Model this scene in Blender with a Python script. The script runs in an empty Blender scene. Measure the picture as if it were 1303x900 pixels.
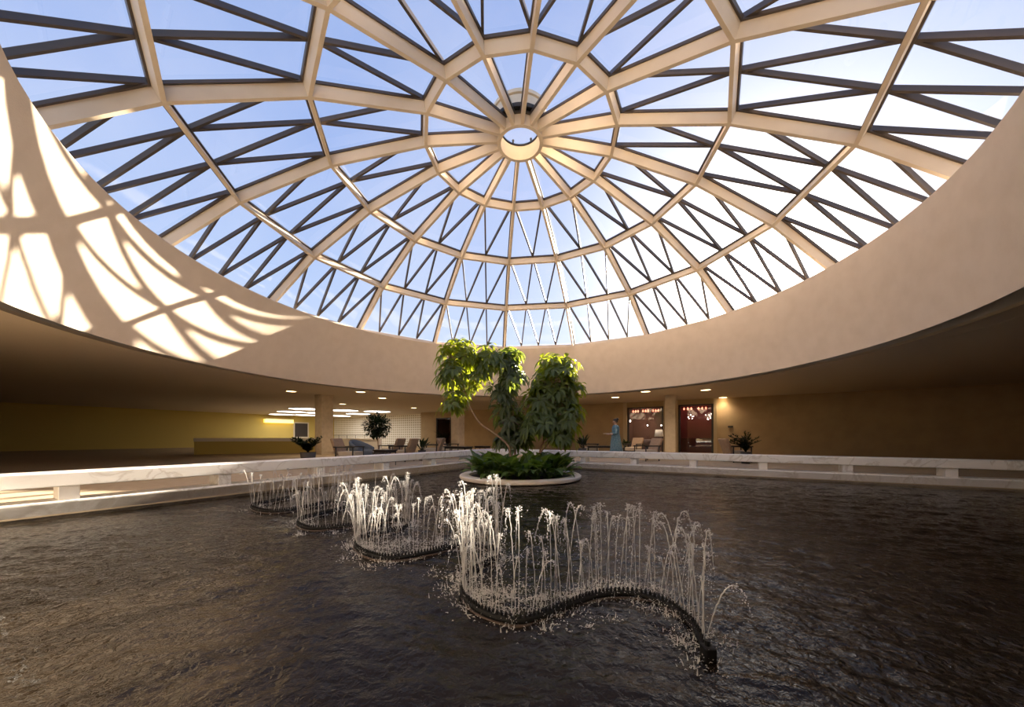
import bpy, bmesh, math, random
from mathutils import Vector, Matrix, Quaternion

sc = bpy.context.scene
C = sc.collection
PI = math.pi
rnd = random.Random(7)

# ------------------------------------------------------------------ camera, sky, sun, exposure
S = 0.48                      # metres per survey unit
CZ = 0.92                     # eye height above the lounge floor
F = 449.26                    # focal length in pixels of the 1303 wide frame
HZ, CX = 555.7, 652.0         # horizon row and centre column

cam = bpy.data.cameras.new('camera')
cam_o = bpy.data.objects.new('camera', cam)
C.objects.link(cam_o)
cam_o.location = (0, 0, CZ)
cam_o.rotation_euler = (PI / 2, 0, 0)
cam.sensor_width = 36
cam.lens = 36 * F / 1303
cam.shift_y = (HZ - 450) / 1303
cam.shift_x = -0.5 / 1303
cam.clip_start = 0.02
cam.clip_end = 500
sc.camera = cam_o

SUN = Vector((0.670, 1.0, 0.455)).normalized()
SUN_STRENGTH = 22.0
EXPOSURE = 0.74
sc.view_settings.view_transform = 'Standard'
sc.view_settings.look = 'None'
sc.view_settings.gamma = 1
sc.view_settings.use_curve_mapping = False
sc.view_settings.exposure = EXPOSURE
try:
    sc.cycles.use_denoising = True
    sc.cycles.max_bounces = 10
    sc.cycles.diffuse_bounces = 5
    sc.cycles.transparent_max_bounces = 24
    sc.cycles.sample_clamp_indirect = 6
    sc.cycles.caustics_reflective = False
    sc.cycles.caustics_refractive = False
except Exception:
    pass

def build_world():
    w = bpy.data.worlds.new('sky')
    sc.world = w
    w.use_nodes = True
    nt = w.node_tree
    nt.nodes.clear()
    N = nt.nodes.new
    L = nt.links.new
    out = N('ShaderNodeOutputWorld')
    bg = N('ShaderNodeBackground')
    tc = N('ShaderNodeTexCoord')
    nrm = N('ShaderNodeVectorMath'); nrm.operation = 'NORMALIZE'
    L(tc.outputs['Generated'], nrm.inputs[0])
    sep = N('ShaderNodeSeparateXYZ')
    L(nrm.outputs[0], sep.inputs[0])
    # clear blue overhead, paler towards the horizon
    ramp = N('ShaderNodeValToRGB')
    L(sep.outputs['Z'], ramp.inputs[0])
    e = ramp.color_ramp.elements
    e[0].position = 0.0; e[0].color = (0.66, 0.72, 0.80, 1)
    e[1].position = 0.95; e[1].color = (0.17, 0.28, 0.60, 1)
    m = e.new(0.25); m.color = (0.46, 0.57, 0.80, 1)
    m = e.new(0.55); m.color = (0.31, 0.42, 0.72, 1)
    # bright haze around the low sun
    dot = N('ShaderNodeVectorMath'); dot.operation = 'DOT_PRODUCT'
    L(nrm.outputs[0], dot.inputs[0])
    dot.inputs[1].default_value = SUN
    mx = N('ShaderNodeMath'); mx.operation = 'MAXIMUM'; mx.inputs[1].default_value = 0.0
    L(dot.outputs['Value'], mx.inputs[0])
    def lobe(power, col):
        p = N('ShaderNodeMath'); p.operation = 'POWER'; p.inputs[1].default_value = power
        L(mx.outputs[0], p.inputs[0])
        mm = N('ShaderNodeMix'); mm.data_type = 'RGBA'
        mm.inputs[6].default_value = (0, 0, 0, 1); mm.inputs[7].default_value = (*col, 1)
        mm.clamp_factor = False
        L(p.outputs[0], mm.inputs[0])
        return mm.outputs[2]
    def add(a, b):
        v = N('ShaderNodeVectorMath'); v.operation = 'ADD'
        L(a, v.inputs[0]); L(b, v.inputs[1])
        return v.outputs[0]
    col = add(ramp.outputs[0], lobe(5, (0.16, 0.13, 0.09)))
    col = add(col, lobe(26, (1.1, 0.95, 0.80)))
    col = add(col, lobe(110, (7.0, 6.2, 5.2)))
    col = add(col, lobe(1500, (30, 26, 22)))
    # a little thin cloud
    nz = N('ShaderNodeTexNoise'); nz.inputs['Scale'].default_value = 2.2; nz.inputs['Detail'].default_value = 5
    L(nrm.outputs[0], nz.inputs['Vector'])
    cr = N('ShaderNodeMapRange'); cr.inputs[1].default_value = 0.45; cr.inputs[2].default_value = 0.8
    cr.inputs[3].default_value = 0.0; cr.inputs[4].default_value = 0.35
    L(nz.outputs['Fac'], cr.inputs[0])
    cm = N('ShaderNodeMix'); cm.data_type = 'RGBA'
    L(cr.outputs[0], cm.inputs[0]); L(col, cm.inputs[6]); cm.inputs[7].default_value = (0.75, 0.76, 0.82, 1)
    L(cm.outputs[2], bg.inputs['Color'])
    bg.inputs['Strength'].default_value = 0.82
    L(bg.outputs[0], out.inputs[0])
build_world()

sun_l = bpy.data.lights.new('sun', 'SUN')
sun_l.energy = SUN_STRENGTH
sun_l.color = (1.0, 0.87, 0.70)
sun_l.angle = math.radians(0.6)
sun_o = bpy.data.objects.new('sun', sun_l)
C.objects.link(sun_o)
sun_o.rotation_euler = SUN.to_track_quat('Z', 'Y').to_euler()
sun_o.location = (10, 20, 20)

# ------------------------------------------------------------------ coordinates
def W(x, y, h):
    """survey units (right, ahead, above the eye) -> metres"""
    return Vector((x * S, y * S, CZ + h * S))
def P(px, py, Z):
    """point seen at column px, row py when Z units ahead"""
    return W((px - CX) / F * Z, Z, (HZ - py) / F * Z)
def FL(px, Z, z=0.0):
    """floor point under column px"""
    v = P(px, HZ, Z); v.z = z
    return v
TD = Vector((0.853, -0.522, 0)); TD.normalize()
ND = Vector((-TD.y, TD.x, 0))
YAW = math.atan2(TD.y, TD.x)
def TN(t, n, z=0.0):
    v = (TD * t + ND * n) * S
    v.z = z
    return v
WATER = CZ - 2.35 * S
CEIL = CZ + 4.42 * S

# ------------------------------------------------------------------ materials
def mat(name, base=(.8, .8, .8), rough=.6, metal=0.0, spec=.5, emit=None, estr=0.0, noise=None, bump=None, coat=0.0):
    m = bpy.data.materials.new(name)
    m.use_nodes = True
    nt = m.node_tree
    b = nt.nodes['Principled BSDF']
    b.inputs['Base Color'].default_value = (*base, 1)
    b.inputs['Roughness'].default_value = rough
    b.inputs['Metallic'].default_value = metal
    b.inputs['Specular IOR Level'].default_value = spec
    b.inputs['Coat Weight'].default_value = coat
    if emit:
        b.inputs['Emission Color'].default_value = (*emit, 1)
        b.inputs['Emission Strength'].default_value = estr
    tc = nt.nodes.new('ShaderNodeTexCoord')
    if noise:
        scale, c2, lo, hi = noise
        n = nt.nodes.new('ShaderNodeTexNoise')
        n.inputs['Scale'].default_value = scale
        n.inputs['Detail'].default_value = 6
        nt.links.new(tc.outputs['Object'], n.inputs['Vector'])
        r = nt.nodes.new('ShaderNodeMapRange')
        r.inputs[1].default_value = lo; r.inputs[2].default_value = hi
        nt.links.new(n.outputs['Fac'], r.inputs[0])
        x = nt.nodes.new('ShaderNodeMix'); x.data_type = 'RGBA'
        x.inputs[6].default_value = (*base, 1); x.inputs[7].default_value = (*c2, 1)
        nt.links.new(r.outputs[0], x.inputs[0])
        nt.links.new(x.outputs[2], b.inputs['Base Color'])
    if bump:
        scale, dist, stren = bump
        n = nt.nodes.new('ShaderNodeTexNoise')
        n.inputs['Scale'].default_value = scale
        n.inputs['Detail'].default_value = 4
        nt.links.new(tc.outputs['Object'], n.inputs['Vector'])
        bp = nt.nodes.new('ShaderNodeBump')
        bp.inputs['Distance'].default_value = dist
        bp.inputs['Strength'].default_value = stren
        nt.links.new(n.outputs['Fac'], bp.inputs['Height'])
        nt.links.new(bp.outputs[0], b.inputs['Normal'])
    return m

def leaf_mat(name, base, light, trans):
    m = bpy.data.materials.new(name)
    m.use_nodes = True
    nt = m.node_tree
    N = nt.nodes.new; L = nt.links.new
    b = nt.nodes['Principled BSDF']
    out = nt.nodes['Material Output']
    tc = N('ShaderNodeTexCoord')
    nz = N('ShaderNodeTexNoise'); nz.inputs['Scale'].default_value = 4.0
    L(tc.outputs['Object'], nz.inputs['Vector'])
    mx = N('ShaderNodeMix'); mx.data_type = 'RGBA'
    mx.inputs[6].default_value = (*base, 1); mx.inputs[7].default_value = (*light, 1)
    L(nz.outputs['Fac'], mx.inputs[0])
    L(mx.outputs[2], b.inputs['Base Color'])
    b.inputs['Roughness'].default_value = .42
    b.inputs['Specular IOR Level'].default_value = .35
    t = N('ShaderNodeBsdfTranslucent'); t.inputs['Color'].default_value = (*trans, 1)
    a = N('ShaderNodeMixShader'); a.inputs[0].default_value = .42
    L(b.outputs[0], a.inputs[1]); L(t.outputs[0], a.inputs[2])
    L(a.outputs[0], out.inputs['Surface'])
    return m

def glass_mat(name, tint=(.97, .98, .98), refl=.05, rough=0.0):
    m = bpy.data.materials.new(name)
    m.use_nodes = True
    nt = m.node_tree; nt.nodes.clear()
    N = nt.nodes.new; L = nt.links.new
    out = N('ShaderNodeOutputMaterial')
    t = N('ShaderNodeBsdfTransparent'); t.inputs['Color'].default_value = (*tint, 1)
    g = N('ShaderNodeBsdfGlossy'); g.inputs['Roughness'].default_value = rough
    g.inputs['Color'].default_value = (.9, .9, .9, 1)
    fr = N('ShaderNodeLayerWeight'); fr.inputs['Blend'].default_value = .25
    ma = N('ShaderNodeMath'); ma.operation = 'MULTIPLY_ADD'
    ma.inputs[1].default_value = .35; ma.inputs[2].default_value = refl
    L(fr.outputs['Fresnel'], ma.inputs[0])
    x = N('ShaderNodeMixShader')
    L(ma.outputs[0], x.inputs[0]); L(t.outputs[0], x.inputs[1]); L(g.outputs[0], x.inputs[2])
    L(x.outputs[0], out.inputs['Surface'])
    return m

def spray_mat(name, alpha):
    m = bpy.data.materials.new(name)
    m.use_nodes = True
    nt = m.node_tree; nt.nodes.clear()
    N = nt.nodes.new; L = nt.links.new
    out = N('ShaderNodeOutputMaterial')
    d = N('ShaderNodeBsdfDiffuse'); d.inputs['Color'].default_value = (.90, .88, .85, 1)
    tl = N('ShaderNodeBsdfTranslucent'); tl.inputs['Color'].default_value = (.92, .90, .87, 1)
    g = N('ShaderNodeBsdfGlossy'); g.inputs['Roughness'].default_value = .12
    t = N('ShaderNodeBsdfTransparent')
    a = N('ShaderNodeMixShader'); a.inputs[0].default_value = .55
    L(d.outputs[0], a.inputs[1]); L(tl.outputs[0], a.inputs[2])
    c = N('ShaderNodeMixShader'); c.inputs[0].default_value = .3
    L(a.outputs[0], c.inputs[1]); L(g.outputs[0], c.inputs[2])
    x = N('ShaderNodeMixShader'); x.inputs[0].default_value = alpha
    L(t.outputs[0], x.inputs[1]); L(c.outputs[0], x.inputs[2])
    L(x.outputs[0], out.inputs['Surface'])
    return m

def water_mat():
    m = bpy.data.materials.new('dark_water')
    m.use_nodes = True
    nt = m.node_tree
    N = nt.nodes.new; L = nt.links.new
    b = nt.nodes['Principled BSDF']
    b.inputs['Base Color'].default_value = (.013, .009, .0055, 1)
    b.inputs['Roughness'].default_value = .06
    b.inputs['IOR'].default_value = 1.33
    b.inputs['Specular IOR Level'].default_value = .29
    tc = N('ShaderNodeTexCoord')
    n2 = N('ShaderNodeTexNoise'); n2.inputs['Scale'].default_value = 22; n2.inputs['Detail'].default_value = 3
    n2.inputs['Distortion'].default_value = .4
    L(tc.outputs['Object'], n2.inputs['Vector'])
    bp = N('ShaderNodeBump'); bp.inputs['Distance'].default_value = .012; bp.inputs['Strength'].default_value = 1
    L(n2.outputs['Fac'], bp.inputs['Height'])
    L(bp.outputs[0], b.inputs['Normal'])
    return m

def lattice_mat():
    m = bpy.data.materials.new('lattice_plaster')
    m.use_nodes = True
    nt = m.node_tree
    N = nt.nodes.new; L = nt.links.new
    b = nt.nodes['Principled BSDF']
    b.inputs['Roughness'].default_value = .7
    tc = N('ShaderNodeTexCoord'); sp = N('ShaderNodeSeparateXYZ')
    L(tc.outputs['Object'], sp.inputs[0])
    def mth(op, a, c):
        q = N('ShaderNodeMath'); q.operation = op
        for i, v in enumerate((a, c)):
            if v is None: continue
            if isinstance(v, (int, float)): q.inputs[i].default_value = v
            else: L(v, q.inputs[i])
        return q.outputs[0]
    u = mth('MULTIPLY', sp.outputs['X'], 11.0)
    v = mth('MULTIPLY', sp.outputs['Z'], 14.0)
    pr = mth('MULTIPLY', mth('SINE', mth('ADD', u, v), None), mth('SINE', mth('SUBTRACT', u, v), None))
    st = mth('GREATER_THAN', pr, 0.18)
    mx = N('ShaderNodeMix'); mx.data_type = 'RGBA'
    mx.inputs[6].default_value = (.88, .85, .78, 1); mx.inputs[7].default_value = (.52, .45, .33, 1)
    L(st, mx.inputs[0]); L(mx.outputs[2], b.inputs['Base Color'])
    return m

def marble_mat():
    m = bpy.data.materials.new('white_marble')
    m.use_nodes = True
    nt = m.node_tree
    N = nt.nodes.new; L = nt.links.new
    b = nt.nodes['Principled BSDF']; b.inputs['Roughness'].default_value = .38
    tc = N('ShaderNodeTexCoord')
    n = N('ShaderNodeTexNoise'); n.inputs['Scale'].default_value = 1.3; n.inputs['Detail'].default_value = 8
    n.inputs['Distortion'].default_value = 1.6
    L(tc.outputs['Object'], n.inputs['Vector'])
    r = N('ShaderNodeValToRGB')
    e = r.color_ramp.elements
    e[0].position = .47; e[0].color = (.90, .87, .82, 1)
    e[1].position = .53; e[1].color = (.91, .88, .84, 1)
    k = e.new(.5); k.color = (.72, .67, .61, 1)
    L(n.outputs['Fac'], r.inputs[0]); L(r.outputs[0], b.inputs['Base Color'])
    return m

M = {
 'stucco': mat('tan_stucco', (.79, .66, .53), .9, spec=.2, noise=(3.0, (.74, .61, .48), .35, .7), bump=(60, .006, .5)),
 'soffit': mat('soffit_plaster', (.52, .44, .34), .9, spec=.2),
 'sun_block': mat('sun_block_slab', (.5, .48, .45), .95),
 'beam': mat('cream_painted_steel', (.80, .67, .50), .45, spec=.4, noise=(1.2, (.72, .59, .43), .4, .7)),
 'frame': mat('bronze_aluminium', (.085, .066, .056), .38, metal=.1),
 'gasket': mat('black_gasket', (.012, .011, .011), .6),
 'glass': glass_mat('clear_glass'),
 'darkglass': glass_mat('dim_glass', (.70, .62, .62), .05),
 'marble': marble_mat(),
 'floor': mat('beige_carpet', (.46, .37, .26), .95, spec=.1, noise=(8, (.40, .31, .21), .35, .7)),
 'tile': mat('dark_pool_tile', (.02, .018, .016), .4),
 'water': water_mat(),
 'spray': spray_mat('white_water', .74),
 'foam': spray_mat('water_foam', .8),
 'pipe': mat('black_rubber_pipe', (.008, .0075, .0075), .6, spec=.2),
 'copper': mat('brown_pipe', (.05, .03, .018), .45, metal=.3),
 'planter': mat('cream_stone', (.78, .70, .60), .6, noise=(5, (.70, .62, .52), .4, .7)),
 'soil': mat('dark_soil', (.03, .022, .015), .95),
 'shadow_gap': mat('painted_shade_black', (.01, .01, .01), .7),  # near-black colour stands in for the shade under the planter rim
 'leafA': leaf_mat('schefflera_leaf', (.060, .090, .046), (.095, .125, .060), (.56, .62, .03)),
 'leafB': leaf_mat('schefflera_dark_leaf', (.062, .080, .055), (.100, .115, .078), (.34, .42, .05)),
 'leafC': leaf_mat('ground_leaf', (.045, .085, .030), (.085, .13, .04), (.24, .36, .03)),
 'leafD': leaf_mat('black_green_leaf', (.010, .014, .008), (.018, .024, .012), (.03, .05, .01)),
 'bark': mat('pale_bark', (.36, .24, .15), .8, noise=(20, (.24, .15, .09), .35, .65)),
 'brown_wall': mat('brown_plaster', (.46, .34, .20), .9, spec=.2, noise=(2, (.41, .30, .18), .4, .7)),
 'beige_wall': mat('beige_plaster', (.52, .42, .27), .9, spec=.2),
 'yellow_wall': mat('yellow_plaster', (.56, .44, .14), .9, spec=.2),
 'lattice': lattice_mat(),
 'column': mat('fluted_stone', (.60, .50, .37), .8, spec=.3, noise=(6, (.52, .43, .31), .4, .7)),
 'white': mat('white_laminate', (.74, .69, .60), .6),
 'lamp_on': mat('warm_lens', (.9, .8, .6), .5, emit=(1.0, .70, .36), estr=6.0),
 'panel_on': mat('opal_panel', (.9, .9, .9), .5, emit=(1.0, .95, .88), estr=3.6),
 'cove_on': mat('cove_lens', (.9, .8, .4), .5, emit=(1.0, .72, .14), estr=1.6),
 'trim': mat('white_trim', (.6, .54, .44), .5),
 'tan_fabric': mat('tan_leather', (.36, .24, .15), .55, noise=(12, (.30, .19, .11), .4, .7)),
 'cream_fabric': mat('cream_fabric', (.55, .46, .34), .85),
 'blue_fabric': mat('slate_fabric', (.13, .15, .17), .85),
 'grey_fabric': mat('grey_fabric', (.24, .20, .19), .9),
 'black_wood': mat('black_wood', (.018, .013, .010), .4),
 'pot': mat('dark_pot', (.05, .04, .032), .6),
 'shade': mat('linen_shade', (.80, .74, .66), .8),
 'dining_red': mat('dining_room_red', (.42, .12, .12), .8),
 'dining_dark': mat('dining_room_dark', (.20, .13, .12), .8),
 'red_panel': mat('dark_red_panel', (.17, .045, .04), .6),
 'bulb_red': mat('red_bulb', (.9, .2, .1), .5, emit=(1.0, .25, .14), estr=3.0),
 'bulb_white': mat('white_bulb', (.9, .9, .9), .5, emit=(1.0, .92, .80), estr=7.0),
 'table_cloth': mat('table_linen', (.42, .40, .44), .8),
 'door_dark': mat('dark_door', (.03, .022, .020), .4),
 'skin': mat('skin', (.50, .32, .24), .6),
 'dress': mat('blue_patterned_dress', (.10, .19, .24), .9, noise=(22, (.18, .27, .30), .45, .6)),
 'hair': mat('dark_hair', (.015, .010, .008), .5),
 'shoe': mat('black_shoe', (.015, .014, .014), .5),
 'paper': mat('white_paper', (.85, .82, .75), .7),
 'metal_dark': mat('dark_metal', (.05, .045, .04), .4, metal=.5),
}

# ------------------------------------------------------------------ helpers
def obj(name, bm, m, parent=None, smooth=False, loc=None):
    me = bpy.data.meshes.new(name)
    bm.normal_update()
    bm.to_mesh(me); bm.free()
    for f in me.polygons: f.use_smooth = smooth
    me.materials.append(M[m] if isinstance(m, str) else m)
    o = bpy.data.objects.new(name, me)
    C.objects.link(o)
    if parent: o.parent = parent
    if loc is not None: o.location = loc
    return o
def tag(o, label, cat, group=None, kind=None):
    o['label'] = label; o['category'] = cat
    if group: o['group'] = group
    if kind: o['kind'] = kind
    return o
def thing(name, label, cat, loc=(0, 0, 0), rz=0.0, group=None):
    o = bpy.data.objects.new(name, None)
    o.empty_display_size = .1
    C.objects.link(o)
    o.location = loc; o.rotation_euler = (0, 0, rz)
    return tag(o, label, cat, group)
def struct(name, bm, m, smooth=False, loc=None):
    o = obj(name, bm, m, smooth=smooth, loc=loc)
    o['kind'] = 'structure'
    return o
def dup(root, loc, rz, label, group=None, scale=None):
    r = root.copy(); C.objects.link(r)
    r.location = loc; r.rotation_euler = (0, 0, rz); r['label'] = label
    if scale: r.scale = scale
    if group: r['group'] = group
    for ch in list(root.children):
        c = ch.copy(); C.objects.link(c); c.parent = r
        for g in list(ch.children):
            d = g.copy(); C.objects.link(d); d.parent = c
    return r
def hexa(bm, pts):
    """eight corners: four below, four above"""
    v = [bm.verts.new(p) for p in pts]
    for f in ((3, 2, 1, 0), (4, 5, 6, 7), (0, 1, 5, 4), (1, 2, 6, 5), (2, 3, 7, 6), (3, 0, 4, 7)):
        bm.faces.new([v[i] for i in f])
def box(bm, x0, x1, y0, y1, z0, z1):
    hexa(bm, [(x0, y0, z0), (x1, y0, z0), (x1, y1, z0), (x0, y1, z0), (x0, y0, z1), (x1, y0, z1), (x1, y1, z1), (x0, y1, z1)])
def bevel(bm, w, seg=1):
    bmesh.ops.bevel(bm, geom=list(bm.edges), offset=w, segments=seg, profile=.6, affect='EDGES', clamp_overlap=True)
def bbox(x0, x1, y0, y1, z0, z1, w=.01, seg=1):
    bm = bmesh.new(); box(bm, x0, x1, y0, y1, z0, z1); bevel(bm, w, seg); return bm
def tnbox(bm, t0, t1, n0, n1, z0, z1):
    hexa(bm, [TN(t0, n0, z0), TN(t1, n0, z0), TN(t1, n1, z0), TN(t0, n1, z0), TN(t0, n0, z1), TN(t1, n0, z1), TN(t1, n1, z1), TN(t0, n1, z1)])
def bar(bm, a, b, side, up, w, d):
    """beam from a to b, width w along side, depth d along up starting at the line"""
    a = Vector(a); b = Vector(b); s = side.normalized() * (w / 2); u = up.normalized() * d
    hexa(bm, [a - s, a + s, b + s, b - s, a - s + u, a + s + u, b + s + u, b - s + u])
def tube(bm, pts, radii, n=8, cap=True):
    pts = [Vector(p) for p in pts]
    rings = []
    up = Vector((0, 0, 1))
    prev = None
    for i, p in enumerate(pts):
        d = (pts[min(i + 1, len(pts) - 1)] - pts[max(i - 1, 0)])
        if d.length < 1e-9: d = Vector((0, 0, 1))
        d.normalize()
        if prev is None:
            x = d.cross(up) if abs(d.z) < .95 else d.cross(Vector((1, 0, 0)))
        else:
            x = prev - d * prev.dot(d)
        x.normalize(); prev = x
        y = d.cross(x)
        r = radii[i] if isinstance(radii, (list, tuple)) else radii
        rings.append([bm.verts.new(p + (x * math.cos(2 * PI * k / n) + y * math.sin(2 * PI * k / n)) * r) for k in range(n)])
    for a, b in zip(rings, rings[1:]):
        for k in range(n):
            bm.faces.new([a[k], a[(k + 1) % n], b[(k + 1) % n], b[k]])
    if cap:
        bm.faces.new(list(reversed(rings[0]))); bm.faces.new(rings[-1])
def lathe(bm, prof, n=32, c=(0, 0, 0), closed=False):
    c = Vector(c)
    rings = []
    for r, z in prof:
        if r < 1e-6: rings.append([bm.verts.new(c + Vector((0, 0, z)))])
        else: rings.append([bm.verts.new(c + Vector((r * math.cos(2 * PI * k / n), r * math.sin(2 * PI * k / n), z))) for k in range(n)])
    pairs = list(zip(rings, rings[1:])) + ([(rings[-1], rings[0])] if closed else [])
    for a, b in pairs:
        for k in range(n):
            q = [a[k % len(a)], a[(k + 1) % len(a)], b[(k + 1) % len(b)], b[k % len(b)]]
            u = []
            for v in q:
                if v not in u: u.append(v)
            if len(u) > 2: bm.faces.new(u)
def drop(bm, p, r, st=1.0):
    p = Vector(p)
    v = [bm.verts.new(p + Vector(q)) for q in ((r, 0, 0), (0, r, 0), (-r, 0, 0), (0, -r, 0), (0, 0, r * st), (0, 0, -r * st))]
    for k in range(4):
        bm.faces.new([v[k], v[(k + 1) % 4], v[4]]); bm.faces.new([v[(k + 1) % 4], v[k], v[5]])
def catmull(pts, per=8):
    pts = [Vector(p) for p in pts]
    q = [pts[0] * 2 - pts[1]] + pts + [pts[-1] * 2 - pts[-2]]
    out = []
    for i in range(1, len(q) - 2):
        for k in range(per):
            t = k / per
            a, b, c, d = q[i - 1], q[i], q[i + 1], q[i + 2]
            out.append(.5 * ((2 * b) + (c - a) * t + (2 * a - 5 * b + 4 * c - d) * t * t + (3 * b - a - 3 * c + d) * t ** 3))
    out.append(pts[-1])
    return out
def resample(pts, step):
    out = [pts[0].copy()]; acc = 0.0
    for a, b in zip(pts, pts[1:]):
        L = (b - a).length; pos = 0.0
        while acc + (L - pos) >= step:
            pos += step - acc; acc = 0.0
            out.append(a.lerp(b, pos / L))
        acc += L - pos
    return out

# ================================================================== SETTING
AX, AY = .442, 20.0            # dome axis
T0, T1, N0, N1 = -80.0, 34.0, -14.0, 47.0      # hall
PT0, PT1, PN0, PN1 = -16.4, 12.0, .1, 24.0      # pool

def build_drum():
    n = 128
    bm = bmesh.new()
    prof = [(-.5, 18.3, 4.42), (-.3, 17.95, 5.6), (-.05, 17.55, 7.2), (.3, 17.0, 9.2), (.3, 17.03, 9.27), (.38, 18.6, 9.22), (.442, 19.1, 9.45), (.442, 19.95, 9.5), (.442, 20.2, 7.0), (-.3, 20.2, 4.42)]
    rings = []
    for x0, r, h in prof:
        rings.append([bm.verts.new(W(x0 + r * math.sin(2 * PI * k / n), AY + r * math.cos(2 * PI * k / n), h)) for k in range(n)])
    for a, b in zip(rings, rings[1:]):
        for k in range(n):
            bm.faces.new([a[k], b[k], b[(k + 1) % n], a[(k + 1) % n]])
    bmesh.ops.recalc_face_normals(bm, faces=bm.faces)
    o = struct('wall_drum', bm, 'stucco', smooth=True)
    md = o.modifiers.new('edge', 'EDGE_SPLIT'); md.split_angle = math.radians(35)
build_drum()

def build_ceiling():
    n = 128
    for nm, z0, z1, m in (('ceiling', CEIL + .001, CEIL + .06, 'soffit'), ('ceiling_sun_block', CEIL + .061, CEIL + .9, 'sun_block')):  # upper slab is unseen, added to keep sun out of the lobby
        bm = bmesh.new()
        rr = [[], [], [], []]
        for k in range(n):
            a = 2 * PI * k / n
            p = Vector(((-.3 + 19.2 * math.sin(a)) * S, (AY + 19.2 * math.cos(a)) * S, 0))
            d = Vector((math.sin(a), math.cos(a), 0))
            t, nn = p.dot(TD) / S, p.dot(ND) / S
            dt, dn = d.dot(TD), d.dot(ND)
            c = []
            for v, dv, lo, hi in ((t, dt, T0 - 1, T1 + 1), (nn, dn, N0 - 1, N1 + 4)):
                if dv > 1e-6: c.append((hi - v) / dv)
                elif dv < -1e-6: c.append((lo - v) / dv)
            l = min(c)
            q = p + d * l * S
            for i, (b, z) in enumerate(((p, z0), (q, z0), (q, z1), (p, z1))):
                rr[i].append(bm.verts.new((b.x, b.y, z)))
        for i in range(4):
            a, b = rr[i], rr[(i + 1) % 4]
            for k in range(n):
                bm.faces.new([a[k], a[(k + 1) % n], b[(k + 1) % n], b[k]])
        bmesh.ops.recalc_face_normals(bm, faces=bm.faces)
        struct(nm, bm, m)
build_ceiling()

bm = bmesh.new()
tnbox(bm, T0 - 1, PT0, N0 - 1, N1 + 4, -.25, 0)
tnbox(bm, PT1, T1 + 1, N0 - 1, N1 + 4, -.25, 0)
tnbox(bm, PT0, PT1, PN1, N1 + 4, -.25, 0)
tnbox(bm, PT0, PT1, N0 - 1, PN0, -.25, 0)
struct('floor', bm, 'floor')
bm = bmesh.new()
tnbox(bm, PT0, PT1, PN0, PN1, -1.0, -.95)
tnbox(bm, PT0 - .4, PT0 + 0.0, PN0 - .4, PN1 + .4, -1.0, -.165)
tnbox(bm, PT1 - 0.0, PT1 + .4, PN0 - .4, PN1 + .4, -1.0, -.165)
tnbox(bm, PT0, PT1, PN1 - 0.0, PN1 + .4, -1.0, -.165)
tnbox(bm, PT0, PT1, PN0 - .4, PN0 + 0.0, -1.0, -.165)
struct('floor_basin', bm, 'tile')

# water surface: real waves on a grid, finer near the camera
from mathutils import noise as mnoise
def wave(x, y):
    a = mnoise.noise(Vector((x * 1.6, y * 2.9, 3.1))) * .015
    b = mnoise.noise(Vector((x * 4.3 + 7, y * 7.0 + .8 * x, 1.7))) * .0125
    c = mnoise.noise(Vector((x * 11 + 3, y * 15, 8.2))) * .0062
    d = mnoise.noise(Vector((x * 23 + 5, y * 27, 2.2))) * .0022
    return a + b + c + d
bm = bmesh.new()
n_t, n_n = 620, 560
rows = []
for i in range(n_n + 1):
    u = (i / n_n) ** 1.7
    nn = PN0 + (PN1 - PN0) * u
    row = []
    for j in range(n_t + 1):
        v = TN(PT0 + (PT1 - PT0) * j / n_t, nn, WATER)
        v.z += wave(v.x, v.y)
        row.append(bm.verts.new(v))
    rows.append(row)
for a, b in zip(rows, rows[1:]):
    for j in range(n_t):
        bm.faces.new([a[j], a[j + 1], b[j + 1], b[j]])
tag(obj('pool_water', bm, 'water', smooth=True), 'dark rippled water filling the indoor pool', 'water', kind='stuff')

# outer walls
WIN = []       # openings in the back wall: (t0, t1, z top)
def t_on_back(px, n=N1):
    k = (px - CX) / F
    Z = n / (TD.y * -1 * k + TD.x)      # n = x*ND.x + y*ND.y
    return (k * Z) * TD.x + Z * TD.y
ta, tb = t_on_back(798), t_on_back(844.5)
tc_, td = t_on_back(863), t_on_back(908)
te, tf = t_on_back(554.5), t_on_back(574)
tw = t_on_back(535.5)
OPEN = [(te, tf, .0, 2.52), (ta, tb, .0, 2.72), (tc_, td, .0, 2.76)]
bm = bmesh.new()
cur = tw
for a, b, z0, z1 in OPEN:
    tnbox(bm, cur, a, N1, N1 + .5, 0, CEIL)
    tnbox(bm, a, b, N1, N1 + .5, z1, CEIL)
    cur = b
tnbox(bm, cur, T1, N1, N1 + .5, 0, CEIL)
struct('wall_back', bm, 'brown_wall')
bm = bmesh.new(); tnbox(bm, T0, tw, 49.5, 50, 0, CEIL); tnbox(bm, tw - .01, tw + .4, N1 + .5, 50, 0, CEIL)
o = struct('wall_lattice', bm, 'lattice')
# object space of the lattice runs along the wall
me = o.data
R = Matrix.Rotation(YAW, 4, 'Z'); me.transform(R.inverted()); o.matrix_world = R
bm = bmesh.new(); tnbox(bm, T0 - .5, T0, N0, 50, 0, CEIL); struct('wall_left', bm, 'yellow_wall')
bm = bmesh.new(); tnbox(bm, T1, T1 + .5, N0, N1 + .5, 0, CEIL); struct('wall_right', bm, 'beige_wall')
bm = bmesh.new(); tnbox(bm, T0, T1, N0 - .5, N0, 0, CEIL); struct('wall_front', bm, 'beige_wall')
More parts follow.
